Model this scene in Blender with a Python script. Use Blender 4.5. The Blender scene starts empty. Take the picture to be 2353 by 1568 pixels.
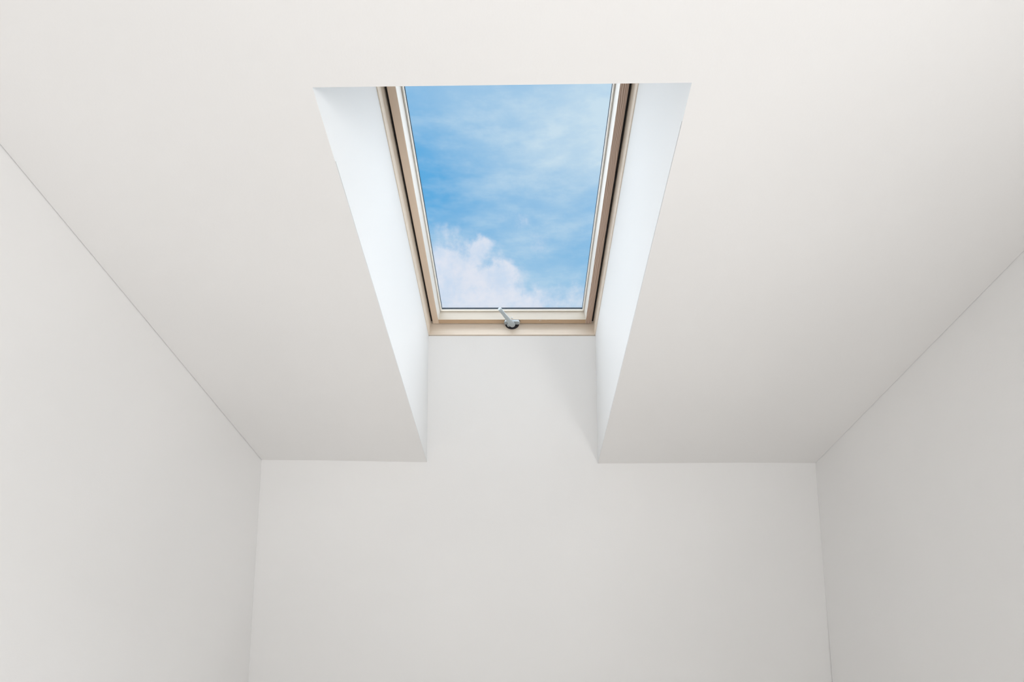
import bpy, bmesh, math, random
from mathutils import Vector, Matrix

random.seed(4)
scene = bpy.context.scene
COL = scene.collection

# ------------------------------------------------------------------ camera
FPX = 1000.0                       # focal length in pixels of the 2353 x 1568 frame
PITCH, YAW, ROLL = 0.105456, -0.019457, 0.002256
EYE = Vector((0.041245, -2.029793, 1.6))
SLOPE = 0.672647                   # roof pitch, 38.5 degrees
KNEE = 1.6 - 0.338367              # height where the sloped ceiling meets the end wall
RISE = 0.581321                    # height of the light shaft on the end wall

cp, sp, cy, sy = math.cos(PITCH), math.sin(PITCH), math.cos(YAW), math.sin(YAW)
FWD = Vector((sy * cp, cy * cp, sp))
R0 = Vector((cy, -sy, 0)); U0 = R0.cross(FWD)
RIGHT = math.cos(ROLL) * R0 + math.sin(ROLL) * U0
UP = -math.sin(ROLL) * R0 + math.cos(ROLL) * U0

cam_data = bpy.data.cameras.new('camera')
cam_data.sensor_width = 36.0
cam_data.lens = FPX / 2353.0 * 36.0
cam_data.clip_start = 0.02
cam = bpy.data.objects.new('camera', cam_data)
COL.objects.link(cam)
cam.matrix_world = Matrix((
    (RIGHT.x, UP.x, -FWD.x, EYE.x),
    (RIGHT.y, UP.y, -FWD.y, EYE.y),
    (RIGHT.z, UP.z, -FWD.z, EYE.z),
    (0, 0, 0, 1)))
scene.camera = cam


def ray(px, py):
    return (FWD + (px - 1176.5) / FPX * RIGHT - (py - 784.0) / FPX * UP).normalized()


def hit(px, py, point, normal):
    d = ray(px, py)
    return EYE + d * ((Vector(point) - EYE).dot(normal) / d.dot(normal))


# ------------------------------------------------------------------ view settings
vs = scene.view_settings
vs.view_transform = 'Standard'
vs.look = 'None'
vs.gamma = 1.0
vs.use_curve_mapping = False
vs.exposure = 0.0
scene.cycles.max_bounces = 10
scene.cycles.diffuse_bounces = 8
scene.cycles.transparent_max_bounces = 12
scene.cycles.sample_clamp_indirect = 6.0

# ------------------------------------------------------------------ sky
world = bpy.data.worlds.new('sky'); scene.world = world
world.use_nodes = True
world.cycles.sampling_method = 'NONE'   # dim next to the other light, found by bounced rays
nt = world.node_tree
for n in list(nt.nodes):
    nt.nodes.remove(n)


def nn(kind, tree=None, **kw):
    n = (tree or nt).nodes.new(kind)
    for k, v in kw.items():
        setattr(n, k, v)
    return n


def lk(a, b, tree=None):
    (tree or nt).links.new(a, b)


def mth(op, a, b=None, c=None, clamp=False, tree=None):
    n = nn('ShaderNodeMath', tree, operation=op, use_clamp=clamp)
    for i, v in enumerate((a, b, c)):
        if v is None:
            continue
        if isinstance(v, (int, float)):
            n.inputs[i].default_value = v
        else:
            lk(v, n.inputs[i], tree)
    return n.outputs[0]


def vmth(op, a, b=None, scale=None, tree=None):
    n = nn('ShaderNodeVectorMath', tree, operation=op)
    for i, v in enumerate((a, b)):
        if v is None:
            continue
        if isinstance(v, (tuple, list, Vector)):
            n.inputs[i].default_value = tuple(v)
        else:
            lk(v, n.inputs[i], tree)
    if scale is not None:
        n.inputs['Scale'].default_value = scale
    return n.outputs['Value'] if op in ('DOT_PRODUCT', 'LENGTH', 'DISTANCE') else n.outputs[0]


def noise(vec, scale, detail=4, rough=0.55, tree=None, color=False):
    n = nn('ShaderNodeTexNoise', tree)
    lk(vec, n.inputs['Vector'], tree)
    n.inputs['Scale'].default_value = scale
    n.inputs['Detail'].default_value = detail
    n.inputs['Roughness'].default_value = rough
    return n.outputs['Color'] if color else n.outputs[0]


def smooth(v, lo, hi, tree=None):
    n = nn('ShaderNodeMapRange', tree, interpolation_type='SMOOTHSTEP')
    lk(v, n.inputs[0], tree)
    n.inputs[1].default_value = lo
    n.inputs[2].default_value = hi
    return n.outputs[0]


def mixc(fac, a, b, tree=None, blend='MIX'):
    n = nn('ShaderNodeMix', tree, data_type='RGBA', blend_type=blend)
    for s, v in ((n.inputs[0], fac), (n.inputs[6], a), (n.inputs[7], b)):
        if isinstance(v, (int, float)):
            s.default_value = v
        elif isinstance(v, (tuple, list)):
            s.default_value = (*v, 1.0)
        else:
            lk(v, s, tree)
    return n.outputs[2]


tc = nn('ShaderNodeTexCoord')
D = tc.outputs['Generated']
# clear sky: deeper blue overhead, paler near the horizon
sep = nn('ShaderNodeSeparateXYZ'); lk(D, sep.inputs[0])
elev = smooth(sep.outputs[2], -0.05, 0.42)
clear = mixc(elev, (0.26, 0.56, 0.80), (0.105, 0.405, 0.745))
# warped direction for ragged cloud edges
wn = noise(D, 7.0, 6, 0.62, color=True)
warp = vmth('SCALE', vmth('SUBTRACT', wn, (0.5, 0.5, 0.5)), scale=0.11)
DW = vmth('ADD', D, warp)


def blob(px, py, rad, power=1.0, vec=None):
    c = ray(px, py)
    dist = vmth('DISTANCE', vec or DW, c)
    g = mth('POWER', math.e, mth('MULTIPLY', mth('POWER', mth('DIVIDE', dist, rad / 1000.0), 2.0), -1.0))
    return mth('MULTIPLY', g, power)


def total(vals):
    s = vals[0]
    for v in vals[1:]:
        s = mth('ADD', s, v)
    return s


# thin streaked veil over the whole sky, finer wisps within it
mp = nn('ShaderNodeMapping'); lk(D, mp.inputs[0])
mp.inputs['Scale'].default_value = (2.0, 2.0, 5.5)
mp.inputs['Location'].default_value = (3.1, 0.4, 1.7)
mp.inputs['Rotation'].default_value = (0.0, 0.16, 0.0)
wisps = noise(mp.outputs[0], 5.2, 9, 0.62)
veil_wide = noise(mp.outputs[0], 1.1, 3, 0.5)
haze = total([blob(1080, 260, 120, 0.10, D), blob(1430, 200, 160, 0.30, D), blob(1140, 140, 230, 0.22, D), blob(1310, 420, 220, 0.24, D), blob(1395, 350, 40, 0.14), blob(1285, 362, 26, 0.14), blob(1220, 570, 110, 0.16, D),
              blob(960, 450, 110, -0.26, D)])
veil = mth('ADD', mth('ADD', mth('MULTIPLY', smooth(wisps, 0.34, 0.78), 0.34), mth('MULTIPLY', smooth(veil_wide, 0.36, 0.70), 0.30)), haze, clamp=True)
sky = mixc(veil, clear, (0.60, 0.755, 0.87))
# heaped cloud low in the sky, ragged and broken
heap = total([blob(1045, 675, 72), blob(1100, 585, 30, 0.70), blob(1140, 625, 30, 0.62), blob(1118, 560, 20, 0.4), blob(1015, 610, 40, 0.75), blob(1140, 678, 54, 0.85),
              blob(1075, 560, 22, 0.35), blob(1240, 712, 60, 0.60), blob(1335, 690, 42, 0.42), blob(1225, 545, 34, 0.30), blob(1165, 515, 26, 0.22),
              blob(1020, 520, 34, 0.34), blob(1325, 590, 30, 0.20), blob(1112, 606, 28, -0.5)])
far = noise(D, 2.1, 5, 0.55)
heap = mth('MAXIMUM', heap, mth('MULTIPLY', smooth(far, 0.60, 0.74), smooth(sep.outputs[1], 0.55, 0.2)))
puff = noise(D, 22.0, 7, 0.62)
heap = mth('ADD', heap, mth('MULTIPLY', mth('SUBTRACT', puff, 0.5), 0.8))
sky = mixc(mth('MULTIPLY', smooth(heap, 0.14, 0.66), 0.92), sky, mixc(smooth(puff, 0.3, 0.7), (0.64, 0.74, 0.89), (0.82, 0.83, 0.91)))
bg = nn('ShaderNodeBackground'); lk(sky, bg.inputs[0]); bg.inputs[1].default_value = 1.0
wo = nn('ShaderNodeOutputWorld'); lk(bg.outputs[0], wo.inputs[0])

# ------------------------------------------------------------------ daylight
# sun high overhead behind thin bright cloud: a very soft source
sun_data = bpy.data.lights.new('sun', 'SUN')
sun_data.energy = 10.4
sun_data.angle = math.radians(150)
sun_data.color = (0.985, 0.99, 1.0)
sun = bpy.data.objects.new('sun', sun_data); COL.objects.link(sun)
sun.rotation_euler = Vector((0.07, 0.08, -1.0)).to_track_quat('-Z', 'Y').to_euler()
sun.location = (0, -3, 6)
# area lamps added as room fill, standing for daylight from two unseen windows


def fill_lamp(name, loc, facing, size_x, size_y, watts):
    d = bpy.data.lights.new(name, 'AREA')
    d.shape = 'RECTANGLE'; d.size = size_x; d.size_y = size_y; d.energy = watts
    d.color = (1.0, 0.996, 0.992)
    o = bpy.data.objects.new(name, d); COL.objects.link(o)
    o.location = loc
    o.rotation_euler = Vector(facing).to_track_quat('-Z', 'Z').to_euler()


BACK_Y = -4.0
fill_lamp('rear_fill_lamp', (0.1, BACK_Y + 0.02, 1.62), (0, 1, 0), 1.86, 1.26, 9.8)
fill_lamp('side_fill_lamp', (1.345, -2.85, 1.6), (-1, 0, 0), 0.86, 1.16, 28.2)


# ------------------------------------------------------------------ materials
def material(name):
    m = bpy.data.materials.new(name); m.use_nodes = True
    t = m.node_tree
    b = t.nodes['Principled BSDF']
    return m, t, b


def plaster(name, color, rough=0.85, bump=0.06):
    m, t, b = material(name)
    g = nn('ShaderNodeTexCoord', t)
    n1 = noise(g.outputs['Object'], 1.3, 1, 0.5, t)
    n2 = noise(g.outputs['Object'], 190.0, 1, 0.6, t)
    dark = tuple(c * 0.975 for c in color)
    lk(mixc(smooth(n1, 0.35, 0.65, t), dark, color, t), b.inputs['Base Color'], t)
    b.inputs['Roughness'].default_value = rough
    b.inputs['Specular IOR Level'].default_value = 0.25
    bm_ = nn('ShaderNodeBump', t)
    bm_.inputs['Strength'].default_value = bump
    bm_.inputs['Distance'].default_value = 0.002
    lk(n2, bm_.inputs['Height'], t)
    lk(bm_.outputs[0], b.inputs['Normal'], t)
    return m


def wood(name, axis, light, dark, lines=150.0, stretch=0.02, distort=2.0, contrast=0.5, band=0.3, rough=0.45, swirl=0.33):
    """grain running along one local axis: broad uneven bands plus fine streaks"""
    m, t, b = material(name)
    g = nn('ShaderNodeTexCoord', t)
    mp_ = nn('ShaderNodeMapping', t)
    lk(g.outputs['Object'], mp_.inputs[0], t)
    sc = [1.0, 1.0, 1.0]; sc[axis] = stretch
    mp_.inputs['Scale'].default_value = sc
    w = nn('ShaderNodeTexWave', t, wave_type='BANDS', bands_direction='Y' if axis == 0 else 'X', wave_profile='SIN')
    lk(mp_.outputs[0], w.inputs['Vector'], t)
    w.inputs['Scale'].default_value = lines
    w.inputs['Distortion'].default_value = distort
    w.inputs['Detail'].default_value = 2.0
    w.inputs['Detail Scale'].default_value = swirl
    mp2 = nn('ShaderNodeMapping', t)
    lk(g.outputs['Object'], mp2.inputs[0], t)
    sc2 = [1.0, 1.0, 1.0]; sc2[axis] = 0.015
    mp2.inputs['Scale'].default_value = sc2
    fine = noise(mp2.outputs[0], 330.0, 4, 0.65, t)
    v = mth('ADD', mth('MULTIPLY', w.outputs[1], band, tree=t), mth('MULTIPLY', fine, 1.0 - band, tree=t), tree=t)
    v = mth('MULTIPLY', smooth(v, 0.28, 0.78, t), contrast, tree=t)
    lk(mixc(v, light, dark, t), b.inputs['Base Color'], t)
    b.inputs['Roughness'].default_value = rough
    b.inputs['Specular IOR Level'].default_value = 0.35
    return m


def simple(name, color, rough=0.5, metal=0.0, var=0.06, scale=60.0):
    m, t, b = material(name)
    g = nn('ShaderNodeTexCoord', t)
    n1 = noise(g.outputs['Object'], scale, 3, 0.5, t)
    lk(mixc(n1, tuple(c * (1 - var) for c in color), tuple(min(1, c * (1 + var)) for c in color), t), b.inputs['Base Color'], t)
    b.inputs['Roughness'].default_value = rough
    b.inputs['Metallic'].default_value = metal
    return m


M_WALL = plaster('wall_paint', (0.828, 0.823, 0.819))
M_CEIL = plaster('ceiling_paint', (0.812, 0.803, 0.797))
M_LINING = plaster('shaft_paint', (0.825, 0.83, 0.83), rough=0.7, bump=0.03)
M_PINE_V = wood('pine_upright', 1, (0.84, 0.75, 0.645), (0.72, 0.59, 0.46), 60, 0.02, 3.0, 0.5, 0.2)
M_PINE_U = wood('pine_level', 0, (0.78, 0.69, 0.59), (0.66, 0.53, 0.41), 60, 0.02, 3.0, 0.5, 0.2)
M_SHADED_V = wood('shaded_pine_upright', 1, (0.72, 0.585, 0.465), (0.63, 0.49, 0.375), 60, 0.02, 3.0, 0.5, 0.2)  # sash pine with the shade of its room side painted in
M_SHADED_U = wood('shaded_pine_level', 0, (0.56, 0.405, 0.27), (0.45, 0.31, 0.195), 60, 0.02, 3.0, 0.6, 0.2)  # same for the rails, darker as they face down
M_LIT_V = wood('lit_pine_upright', 1, (0.80, 0.775, 0.73), (0.74, 0.69, 0.62), 60, 0.02, 3.0, 0.4, 0.2)  # sash pine lightened to carry the sky light on inner faces
M_LIT_U = wood('lit_pine_level', 0, (0.66, 0.60, 0.515), (0.58, 0.50, 0.40), 60, 0.02, 3.0, 0.6, 0.2)  # rail version, sky light likewise in the colour
M_FIGURED = wood('figured_pine', 1, (0.60, 0.47, 0.385), (0.29, 0.19, 0.14), 58, 0.28, 13.0, 0.85, 0.85, swirl=0.42)
M_BEAD_V = wood('bead_upright', 1, (0.90, 0.87, 0.81), (0.84, 0.78, 0.69), 60, 0.02, 1.0, 0.3, 0.2)
M_BEAD_U = wood('bead_level', 0, (0.90, 0.86, 0.78), (0.84, 0.77, 0.66), 60, 0.02, 1.0, 0.3, 0.2)
M_SEAL = simple('black_rubber', (0.012, 0.010, 0.010), 0.6)
M_SPACER = simple('spacer_grey', (0.08, 0.10, 0.125), 0.85)
M_SPACER.node_tree.nodes['Principled BSDF'].inputs['Specular IOR Level'].default_value = 0.05
M_METAL = simple('handle_grey', (0.44, 0.485, 0.505), 0.42, 0.25, 0.03)
M_DARK = simple('dark_rosette', (0.035, 0.033, 0.04), 0.5)
M_SCREW = simple('screw_steel', (0.85, 0.88, 0.90), 0.25, 0.4)
M_FLECK = simple('white_paint', (0.88, 0.88, 0.86), 0.7)
M_FLOOR = wood('oak_floor', 1, (0.66, 0.64, 0.61), (0.58, 0.555, 0.52), 40, 0.03, 2.0, 0.5, 0.4)
M_WHITE = simple('white_lacquer', (0.82, 0.82, 0.81), 0.4, 0.0, 0.02, 20)

m, t, b = material('clear_glass')
t.nodes.remove(b)
tr = nn('ShaderNodeBsdfTransparent', t); tr.inputs[0].default_value = (0.985, 0.993, 0.995, 1)
gl = nn('ShaderNodeBsdfGlossy', t); gl.inputs['Roughness'].default_value = 0.01
fr = nn('ShaderNodeFresnel', t); fr.inputs[0].default_value = 1.25
mx = nn('ShaderNodeMixShader', t)
lk(fr.outputs[0], mx.inputs[0], t); lk(tr.outputs[0], mx.inputs[1], t); lk(gl.outputs[0], mx.inputs[2], t)
lk(mx.outputs[0], t.nodes['Material Output'].inputs[0], t)
M_GLASS = m

m, t, b = material('blind_cloth')
t.nodes.remove(b)
df = nn('ShaderNodeBsdfDiffuse', t); tl = nn('ShaderNodeBsdfTranslucent', t); mx = nn('ShaderNodeMixShader', t)
g = nn('ShaderNodeTexCoord', t)
cc = mixc(noise(g.outputs['Object'], 300, 2, 0.5, t), (0.80, 0.79, 0.77), (0.86, 0.85, 0.83), t)
lk(cc, df.inputs[0], t); lk(cc, tl.inputs[0], t)
lk(df.outputs[0], mx.inputs[1], t); lk(tl.outputs[0], mx.inputs[2], t)
lk(mx.outputs[0], t.nodes['Material Output'].inputs[0], t)
M_BLIND = m


# ------------------------------------------------------------------ mesh helpers
def add_hull(bm, lower, upper):
    """prism between two loops of equal length"""
    a = [bm.verts.new(p) for p in lower]
    c = [bm.verts.new(p) for p in upper]
    n = len(a)
    bm.faces.new(a); bm.faces.new(list(reversed(c)))
    for i in range(n):
        bm.faces.new((a[i], c[i], c[(i + 1) % n], a[(i + 1) % n]))


def add_box(bm, x0, x1, y0, y1, z0, z1):
    add_hull(bm, [(x0, y0, z0), (x1, y0, z0), (x1, y1, z0), (x0, y1, z0)],
             [(x0, y0, z1), (x1, y0, z1), (x1, y1, z1), (x0, y1, z1)])


def make(name, bm, mat, parent=None, bevel=0.0, smooth_shade=False, segs=2):
    bmesh.ops.recalc_face_normals(bm, faces=bm.faces[:])
    if bevel:
        bmesh.ops.bevel(bm, geom=bm.edges[:], offset=bevel, segments=segs, affect='EDGES', profile=0.6)
    me = bpy.data.meshes.new(name)
    bm.to_mesh(me); bm.free()
    me.materials.append(mat)
    if smooth_shade:
        for p in me.polygons:
            p.use_smooth = True
    o = bpy.data.objects.new(name, me)
    COL.objects.link(o)
    if parent:
        o.parent = parent
    return o


def tag(o, label, cat, kind=None, group=None):
    o['label'] = label; o['category'] = cat
    if kind:
        o['kind'] = kind
    if group:
        o['group'] = group
    return o


def tube(bm, pts, radii, n=20, squash=1.0, cap=True):
    """swept round bar through points with a radius at each"""
    pts = [Vector(p) for p in pts]
    rings = []
    ref = Vector((0.31, 0.2, 0.93))
    for i, p in enumerate(pts):
        d = (pts[min(i + 1, len(pts) - 1)] - pts[max(i - 1, 0)]).normalized()
        a = d.cross(ref).normalized(); c = d.cross(a).normalized()
        rings.append([bm.verts.new(p + radii[i] * (math.cos(2 * math.pi * k / n) * a + squash * math.sin(2 * math.pi * k / n) * c)) for k in range(n)])
    for r0, r1 in zip(rings, rings[1:]):
        for k in range(n):
            bm.faces.new((r0[k], r0[(k + 1) % n], r1[(k + 1) % n], r1[k]))
    if cap:
        bm.faces.new(list(reversed(rings[0]))); bm.faces.new(rings[-1])


# ------------------------------------------------------------------ room geometry
cs, ss, ts = math.cos(SLOPE), math.sin(SLOPE), math.tan(SLOPE)
V = Vector((0, -cs, ss))           # up the roof
W = Vector((0, ss, cs))            # out through the roof
ORIGIN = Vector((0, 0, KNEE + RISE))
SLOPE_PT = Vector((0, 0, KNEE))
FRONT_N = Vector((0, 1, 0))
DEPTH = RISE * cs                  # thickness of the roof build-up up to the window
FLAT_Z = 2.6
FLAT_Y = -(FLAT_Z - KNEE) / ts


def on_front(px, py):
    return hit(px, py, (0, 0, 0), FRONT_N)


def on_slope(px, py):
    return hit(px, py, SLOPE_PT, W)


# corners of the room read where end wall, sloped ceiling and side walls meet
PL, PR = on_front(601, 1056), on_front(1874, 1063)
OBL, OBR = on_front(981, 1063), on_front(1374, 1066)
OTL, OTR = on_slope(718, 201), on_slope(1590, 190)
WL, WR = on_slope(0, 333), on_slope(2353, 578)
BL, BR = on_front(570, 1568), on_front(1912, 1568)


def plane3(a, b_, c):
    n = (b_ - a).cross(c - a)
    return lambda y, z: a.x - (n.y * (y - a.y) + n.z * (z - a.z)) / n.x


XL = plane3(PL, WL, BL)
XR = plane3(PR, WR, BR)
OUT = 0.14

# floor
bm = bmesh.new()
add_box(bm, -1.6, 1.9, BACK_Y - 0.1, 0.0, -0.08, 0.0)
tag(make('floor', bm, M_FLOOR), 'pale oak boarded floor of the attic room', 'floor', 'structure')

# side walls, leaning by the few millimetres the old plaster does
Z_TOP = 3.1


def side_wall(name, xf, sgn, profs, label):
    bm = bmesh.new()
    for prof in profs:
        inner = [(xf(y, z), y, z) for y, z in prof]
        outer = [(xf(y, z) + sgn * OUT, y, z) for y, z in prof]
        add_hull(bm, inner, outer)
    return tag(make(name, bm, M_WALL), label, 'wall', 'structure')


side_wall('wall_left', XL, -1, [[(-0.0006, 0.0), (-0.0006, Z_TOP), (BACK_Y, Z_TOP), (BACK_Y, 0.0)]],
          'white painted plaster wall on the left under the slope')
CR0, CR1 = on_front(1897, 1385).z, on_front(1907, 1500).z
S0, S1, SZ0, SZ1 = -3.3, -2.4, 1.0, 2.2      # opening of the added side window
side_wall('wall_right', XR, 1, [
    [(-0.0026, 0.0), (-0.0022, CR1), (-0.0004, CR0), (-0.0004, Z_TOP), (S1, Z_TOP), (S1, 0.0)],
    [(S1, 0.0), (S1, SZ0), (S0, SZ0), (S0, 0.0)],
    [(S1, SZ1), (S1, Z_TOP), (S0, Z_TOP), (S0, SZ1)],
    [(S0, 0.0), (S0, Z_TOP), (BACK_Y, Z_TOP), (BACK_Y, 0.0)]],
    'white painted plaster wall on the right with a hairline corner crack')

# end wall: knee wall running up into the light shaft
bm = bmesh.new()
HW = 0.432                         # half width of the rough opening
ZT = KNEE + RISE - 0.004


def wall_piece(bm, x0, x1, ztop, drop):
    lo = [(x0, 0, 0), (x0, 0, ztop), (x0, OUT, ztop - drop), (x0, OUT, 0)]
    hi = [(x1, p[1], p[2]) for p in lo]
    add_hull(bm, lo, hi)


wall_piece(bm, -1.45, -HW, KNEE + 0.75, 0.0)
wall_piece(bm, HW, 1.75, KNEE + 0.75, 0.0)
wall_piece(bm, -HW, HW, ZT, OUT * ts)
tag(make('wall_front', bm, M_WALL), 'white end wall rising between the slopes up to the roof window', 'wall', 'structure')

# ceiling: sloped panels around the opening, then a level part behind the camera
bm = bmesh.new()


def at_wall(xf, y, inset):
    # point of the ceiling plane on a side wall, inset from it
    z = KNEE - y * ts
    x = xf(y, z)
    return Vector((x + inset, y, z))


def sloped(bm, loop, w0, w1):
    add_hull(bm, [p + W * w0 for p in loop], [p + W * w1 for p in loop])


SKIN = 0.0012
JOINT = 0.007                      # depth of the hairline joints along the walls
EPS = Vector((0, -0.0008, 0.0008 * ts))
yl, yr = OTL.y, OTR.y
Tl, Tr = Vector((OTL.x, FLAT_Y, FLAT_Z)), Vector((OTR.x, FLAT_Y, FLAT_Z))
left_skin = [PL + EPS + Vector((0.0008, 0, 0)), OBL + EPS, OTL, at_wall(XL, yl, 0.0022)]
right_skin = [OBR + EPS, PR + EPS - Vector((0.0006, 0, 0)), at_wall(XR, yr, -0.0012), OTR]
head_skin = [at_wall(XL, yl, 0.0022), OTL, OTR, at_wall(XR, yr, -0.0012), at_wall(XR, FLAT_Y, -0.0016), at_wall(XL, FLAT_Y, 0.003)]
for lp in (left_skin, right_skin, head_skin):
    sloped(bm, lp, 0.0, SKIN)
VA = (OTL - ORIGIN).dot(V)         # where the shaft head stands
VHEAD = 0.5 * (VA + (OTR - ORIGIN).dot(V))


def inner_pt(x, y):
    return Vector((x, y, KNEE - y * ts))


# rough opening edge up the slope, measured on the ceiling plane
y_rough = (ORIGIN + V * (VHEAD + 0.045) - W * DEPTH).y
body = [
    [inner_pt(XL(0, KNEE), 0), inner_pt(-HW, 0), inner_pt(-HW, y_rough), inner_pt(XL(y_rough, KNEE - y_rough * ts), y_rough)],
    [inner_pt(HW, 0), inner_pt(XR(0, KNEE), 0), inner_pt(XR(y_rough, KNEE - y_rough * ts), y_rough), inner_pt(HW, y_rough)],
    [inner_pt(XL(y_rough, KNEE - y_rough * ts), y_rough), inner_pt(XR(y_rough, KNEE - y_rough * ts), y_rough),
     inner_pt(XR(FLAT_Y, FLAT_Z), FLAT_Y), inner_pt(XL(FLAT_Y, FLAT_Z), FLAT_Y)],
]
for lp in body:
    sloped(bm, lp, JOINT, DEPTH + 0.10)
    # the board behind the skin stops short of the side walls
    back = [Vector((p.x + (0.0022 if p.x < -1.0 else -0.0012 if p.x > 1.2 else 0.0), p.y - (0.0008 if p.y > -0.01 else 0.0), p.z)) for p in lp]
    sloped(bm, back, SKIN, JOINT)
xl0, xr0 = XL(FLAT_Y, FLAT_Z), XR(FLAT_Y, FLAT_Z)
xl1, xr1 = XL(BACK_Y, FLAT_Z), XR(BACK_Y, FLAT_Z)
fl = [(xl0, FLAT_Y + 0.15, FLAT_Z), (xr0, FLAT_Y + 0.15, FLAT_Z), (xr0, FLAT_Y, FLAT_Z), (xr1, BACK_Y, FLAT_Z), (xl1, BACK_Y, FLAT_Z), (xl0, FLAT_Y, FLAT_Z)]
add_hull(bm, fl, [(x, y, z + 0.16) for x, y, z in fl])
ceiling = tag(make('ceiling', bm, M_CEIL), 'white sloped plaster ceiling with a deep light shaft cut through it', 'ceiling', 'structure')

# shaft lining boards, flush with the ceiling edge and the window frame
REV = 0.392                        # half width at the window


def win(u, v, w):
    return ORIGIN + Vector((u, 0, 0)) + V * v + W * w


FTL, FTR = win(-REV, VHEAD, 0), win(REV, VHEAD, 0)
FBL, FBR = win(-REV, 0, 0), win(REV, 0, 0)


def lerp(a, b_, f):
    return a + (b_ - a) * f


def lining(ob, ot, fb, ft, sgn, cut_px, mat):
    bm = bmesh.new()
    up = lambda p, q, d: p + (q - p).normalized() * d
    # face of the board starts just above the ceiling skin, leaving a hairline joint
    inner = [up(ob, fb, 0.0046), up(ot, ft, 0.0046), ft, fb]
    back = Vector((sgn * 0.036, 0, 0))
    add_hull(bm, inner, [p + back for p in inner])
    # near the head the joint is filled
    c = on_slope(*cut_px)
    f = (c - ob).length / (ot - ob).length
    m0, mf = lerp(ob, ot, f), lerp(fb, ft, f)
    fill = [up(m0, mf, SKIN), up(ot, ft, SKIN), up(ot, ft, 0.0046), up(m0, mf, 0.0046)]
    add_hull(bm, fill, [p + back for p in fill])
    return make('shaft_side', bm, mat, ceiling)


lining(OBL, OTL, FBL, FTL, -1, (766, 372), M_LINING)
lining(OBR, OTR, FBR, FTR, 1, (1572, 280), M_LINING)
bm = bmesh.new()
hd = [OTL + W * SKIN, OTR + W * SKIN, FTR, FTL]
add_hull(bm, hd, [p + V * 0.036 for p in hd])
make('shaft_head', bm, M_LINING, ceiling)

# ------------------------------------------------------------------ roof window
win1 = bpy.data.objects.new('window_1', None)
COL.objects.link(win1)
# local axes: x across, y up the roof, z into the room
win1.matrix_world = Matrix(((1, V.x, -W.x, ORIGIN.x), (0, V.y, -W.y, ORIGIN.y), (0, V.z, -W.z, ORIGIN.z), (0, 0, 0, 1)))
tag(win1, 'pine roof window with grey lever handle set high in the sloped ceiling', 'roof window', 'structure')


def bar(name, axis, prof, a0, a1, mat, bevel=0.0, face=None):
    """extrude a profile along a side. prof = (across, w) pairs"""
    bm = bmesh.new()
    lo, hi = [], []
    for a, w in prof:
        if axis == 'v':
            lo.append((a, a0, -w)); hi.append((a, a1, -w))
        else:
            lo.append((a0, a, -w)); hi.append((a1, a, -w))
    add_hull(bm, lo, hi)
    o = make(name, bm, mat, win1, bevel)
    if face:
        # room-side face has its own wood
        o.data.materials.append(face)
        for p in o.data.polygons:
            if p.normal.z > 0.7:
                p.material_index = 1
    return o


LEN = VHEAD
FR = 0.3885                        # frame face, a little proud of the lining
for s in (-1, 1):
    bar('frame_jamb', 'v', [(s * FR, 0.0005), (s * FR, 0.034), (s * (FR + 0.0035), 0.036), (s * (FR + 0.0035), 0.118), (s * 0.430, 0.118), (s * 0.430, 0.0005)],
        -0.042, LEN + 0.035, M_PINE_V, 0.0006)
bar('frame_sill', 'u', [(0.0025, 0.0005), (0.0025, 0.034), (-0.001, 0.036), (-0.001, 0.118), (-0.040, 0.118), (-0.040, 0.0005)],
    -FR - 0.0034, FR + 0.0034, M_PINE_U, 0.0006)
bar('frame_head', 'u', [(LEN - 0.003, 0.0005), (LEN - 0.003, 0.118), (LEN + 0.04, 0.118), (LEN + 0.04, 0.0005)],
    -FR, FR, M_PINE_U, 0.0006)
# rubber seal in the joint between frame and sash
for s in (-1, 1):
    bar('seal', 'v', [(s * 0.3918, 0.092), (s * 0.3918, 0.104), (s * 0.3815, 0.104), (s * 0.3815, 0.092)], 0.004, LEN - 0.006, M_SEAL)
bar('seal', 'u', [(-0.0008, 0.096), (-0.0008, 0.106), (0.005, 0.106), (0.005, 0.096)], -0.38, 0.38, M_SEAL)
# sash
WS, WB, WO = 0.0745, 0.130, 0.1572
V1, V2 = 0.0045, 0.0300
for s in (-1, 1):
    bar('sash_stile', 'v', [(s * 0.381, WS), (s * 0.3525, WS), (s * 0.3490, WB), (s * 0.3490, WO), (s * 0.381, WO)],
        V1, LEN - 0.008, M_LIT_V, 0.0009, M_FIGURED if s > 0 else M_SHADED_V)
bar('sash_rail', 'u', [(V1 + 0.0003, WS + 0.0003), (V2, WS + 0.0003), (V2 + 0.001, WB), (V2 + 0.001, WO), (V1 + 0.0003, WO)], -0.3522, 0.3522, M_LIT_U, 0.0009, M_SHADED_U)
bar('sash_rail', 'u', [(LEN - 0.008, WS + 0.0003), (LEN - 0.036, WS + 0.0003), (LEN - 0.037, WB), (LEN - 0.037, WO), (LEN - 0.008, WO)], -0.3522, 0.3522, M_LIT_U, 0.0009, M_SHADED_U)
# glazing beads
for s in (-1, 1):
    bar('glazing_bead', 'v', [(s * 0.3478, WB + 0.0015), (s * 0.3425, WB + 0.0015), (s * 0.3418, WB + 0.011), (s * 0.3478, WB + 0.011)], V2 + 0.003, LEN - 0.039, M_BEAD_V, 0.0007)
bar('glazing_bead', 'u', [(V2 + 0.0022, WB + 0.0015), (V2 + 0.0072, WB + 0.0015), (V2 + 0.0080, WB + 0.011), (V2 + 0.0022, WB + 0.011)], -0.3424, 0.3424, M_BEAD_U, 0.0007)
bar('glazing_bead', 'u', [(LEN - 0.039, WB + 0.0015), (LEN - 0.044, WB + 0.0015), (LEN - 0.044, WB + 0.011), (LEN - 0.039, WB + 0.011)], -0.3424, 0.3424, M_BEAD_U, 0.0007)
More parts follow.
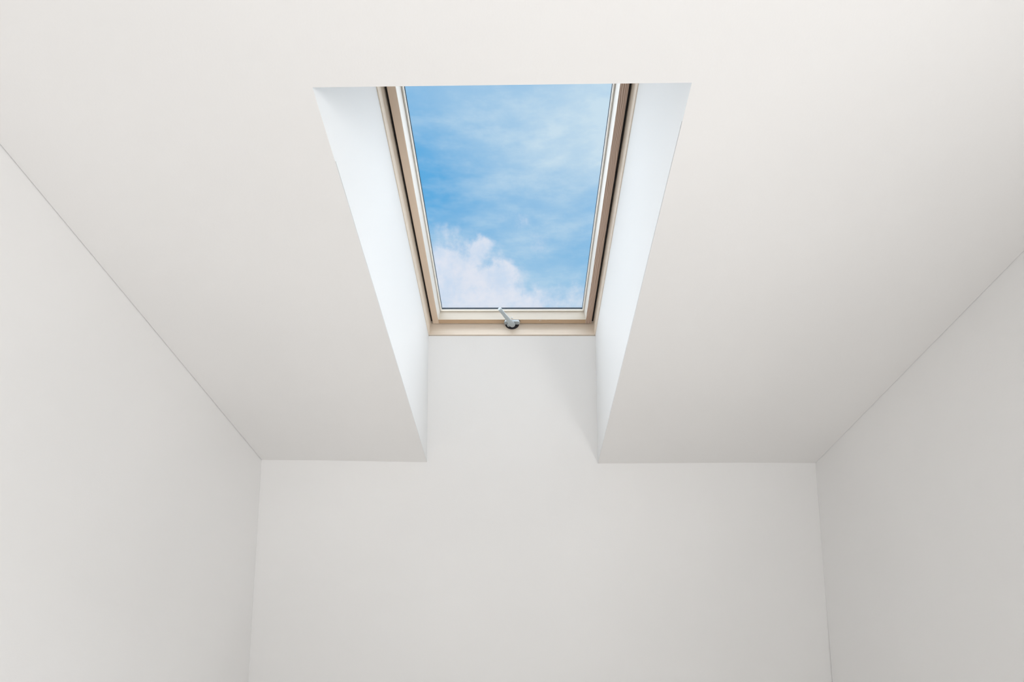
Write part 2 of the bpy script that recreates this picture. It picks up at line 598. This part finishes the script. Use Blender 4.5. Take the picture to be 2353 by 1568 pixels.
# dark spacer bars at the edge of the glazing
for s in (-1, 1):
    bar('glass_spacer', 'v', [(s * 0.3485, WB + 0.012), (s * 0.3412, WB + 0.012), (s * 0.3412, WB + 0.022), (s * 0.3485, WB + 0.022)], V2 + 0.002, LEN - 0.038, M_SPACER)
bar('glass_spacer', 'u', [(V2 + 0.002, WB + 0.012), (V2 + 0.0088, WB + 0.012), (V2 + 0.0088, WB + 0.022), (V2 + 0.002, WB + 0.022)], -0.341, 0.341, M_SPACER)
bar('glass_spacer', 'u', [(LEN - 0.038, WB + 0.012), (LEN - 0.0445, WB + 0.012), (LEN - 0.0445, WB + 0.022), (LEN - 0.038, WB + 0.022)], -0.341, 0.341, M_SPACER)
bar('pane', 'u', [(V2 + 0.001, WB + 0.023), (LEN - 0.037, WB + 0.023), (LEN - 0.037, WB + 0.027), (V2 + 0.001, WB + 0.027)], -0.3488, 0.3488, M_GLASS)

# lever handle on the bottom rail of the sash
rot = bpy.data.objects.new('handle', None)
COL.objects.link(rot); rot.parent = win1
HB = Vector((0.001, 0.016, -WS))   # where it is screwed to the rail, window axes
rot.location = HB
rot['label'] = 'grey metal lever handle turned up to the left'


def seen(px, py, up):
    """point of the handle standing `up` metres off the rail, in the handle's own axes"""
    p = hit(px, py, ORIGIN + W * (WS - up), W) - ORIGIN
    return Vector((p.x - HB.x, p.dot(V) - HB.y, up))


def stadium(bm, half, rad, z0, z1, cx_=0.0, cy_=0.0, n=14):
    pts = []
    for k in range(n + 1):
        a = -math.pi / 2 + math.pi * k / n
        pts.append((cx_ + half + rad * math.cos(a), cy_ + rad * math.sin(a)))
    for k in range(n + 1):
        a = math.pi / 2 + math.pi * k / n
        pts.append((cx_ - half + rad * math.cos(a), cy_ + rad * math.sin(a)))
    add_hull(bm, [(x, y, z0) for x, y in pts], [(x, y, z1) for x, y in pts])


c0 = seen(1176.4, 742.8, 0.014)
bm = bmesh.new(); stadium(bm, 0.0275, 0.0102, 0.0003, 0.0030, c0.x + 0.0006, c0.y - 0.0006)
make('backplate', bm, M_DARK, rot)
bm = bmesh.new(); stadium(bm, 0.0270, 0.0108, 0.0030, 0.0140, c0.x, c0.y)
make('base', bm, M_METAL, rot, 0.0016, False, 3)
c2 = seen(1169.0, 748.8, 0.028)
bm = bmesh.new()
tube(bm, [(c2.x, c2.y, 0.006), (c2.x, c2.y, 0.027), (c2.x, c2.y, 0.0295)], [0.0080, 0.0078, 0.0060], 20)
make('latch_knob', bm, M_METAL, rot)
bm = bmesh.new()
ctrl = [(1147.6, 709.4, 0.046, 0.0084), (1152.5, 715.6, 0.046, 0.0083), (1157.5, 721.9, 0.046, 0.0084), (1162.5, 728.2, 0.046, 0.0090),
        (1167.5, 734.5, 0.046, 0.0102), (1172.0, 740.0, 0.045, 0.0118), (1175.4, 744.2, 0.042, 0.0132), (1177.2, 746.2, 0.036, 0.0136), (1177.6, 746.6, 0.026, 0.0130)]
pts = [seen(x, y, u) for x, y, u, r in ctrl]
pts.append(Vector((pts[-1].x, pts[-1].y, 0.012)))
tube(bm, pts, [r for *_, r in ctrl] + [0.0125], 24)
lever = make('lever', bm, M_METAL, rot, 0, True)
for p in lever.data.polygons:
    if len(p.vertices) > 4:
        p.use_smooth = False
# dark half-round keeper plate on the sill below the handle
bm = bmesh.new()
arc = [(0.0012 + 0.0335 * math.cos(math.pi * k / 24), -0.0745 + 0.0350 * math.sin(math.pi * k / 24)) for k in range(25)]
add_hull(bm, [(x, -0.0008, z) for x, z in arc], [(x, 0.0036, z) for x, z in arc])
make('keeper_plate', bm, M_DARK, win1)
c3 = seen(1176.6, 730.5, -0.010)
bm = bmesh.new()
bmesh.ops.create_icosphere(bm, subdivisions=2, radius=0.0040, matrix=Matrix.Translation(c3))
make('screw', bm, M_SCREW, rot, 0, True)

# flecks of white paint left on the sash rail
bm = bmesh.new()
for u, v_, r in ((0.133, 0.0235, 0.0016), (0.140, 0.0245, 0.0013), (0.1360, 0.0225, 0.0009), (0.163, 0.0275, 0.0011), (0.179, 0.0185, 0.0008), (0.122, 0.0262, 0.0008)):
    bmesh.ops.create_icosphere(bm, subdivisions=1, radius=r, matrix=Matrix.Translation((u, v_, -WS + 0.0001)) @ Matrix.Diagonal((1.4, 1.0, 0.35, 1)))
fk = make('paint_flecks', bm, M_FLECK, win1)
fk['kind'] = 'stuff'

# ------------------------------------------------------------------ rear wall with an added window, behind the camera
bm = bmesh.new()
wx0, wx1, wz0, wz1 = -0.87, 1.07, 0.95, 2.28
for x0, x1, z0, z1 in ((-1.7, wx0, 0, 2.76), (wx1, 2.0, 0, 2.76), (wx0, wx1, 0, wz0), (wx0, wx1, wz1, 2.76)):
    add_box(bm, x0, x1, BACK_Y - OUT, BACK_Y, z0, z1)
tag(make('wall_back', bm, M_WALL), 'white rear wall with an added wide window opposite the slope', 'wall', 'structure')


def casement(name, loc, rz, half, high, label):  # unseen windows added to house the fill lamps
    w = bpy.data.objects.new(name, None); COL.objects.link(w)
    w.location = loc; w.rotation_euler = (0, 0, rz)
    tag(w, label, 'window', 'structure')
    for x0, x1, z0, z1 in ((-half, -half + 0.06, 0, high), (half - 0.06, half, 0, high), (-half + 0.06, half - 0.06, 0, 0.06),
                           (-half + 0.06, half - 0.06, high - 0.06, high), (-0.03, 0.03, 0.06, high - 0.06)):
        bm = bmesh.new(); add_box(bm, x0, x1, -0.03, 0.03, z0, z1)
        make('frame_bar', bm, M_WHITE, w, 0.003)
    for x0, x1 in ((-half + 0.06, -0.03), (0.03, half - 0.06)):
        bm = bmesh.new(); add_box(bm, x0, x1, -0.004, 0.004, 0.06, high - 0.06)
        make('pane', bm, M_GLASS, w)
    bm = bmesh.new(); add_box(bm, -half + 0.005, half - 0.005, 0.045, 0.0465, 0.01, high - 0.01)
    make('blind', bm, M_BLIND, w)  # blind added to go with the fill lamp


casement('added_window_2', ((wx0 + wx1) / 2, BACK_Y - 0.08, wz0), 0, (wx1 - wx0) / 2, wz1 - wz0, 'added wide white window behind the viewer with a drawn blind')
casement('added_window_3', (XR((S0 + S1) / 2, 1.6) + 0.085, (S0 + S1) / 2, SZ0), math.pi / 2, (S1 - S0) / 2, SZ1 - SZ0, 'added smaller white side window in the right wall with a drawn blind')
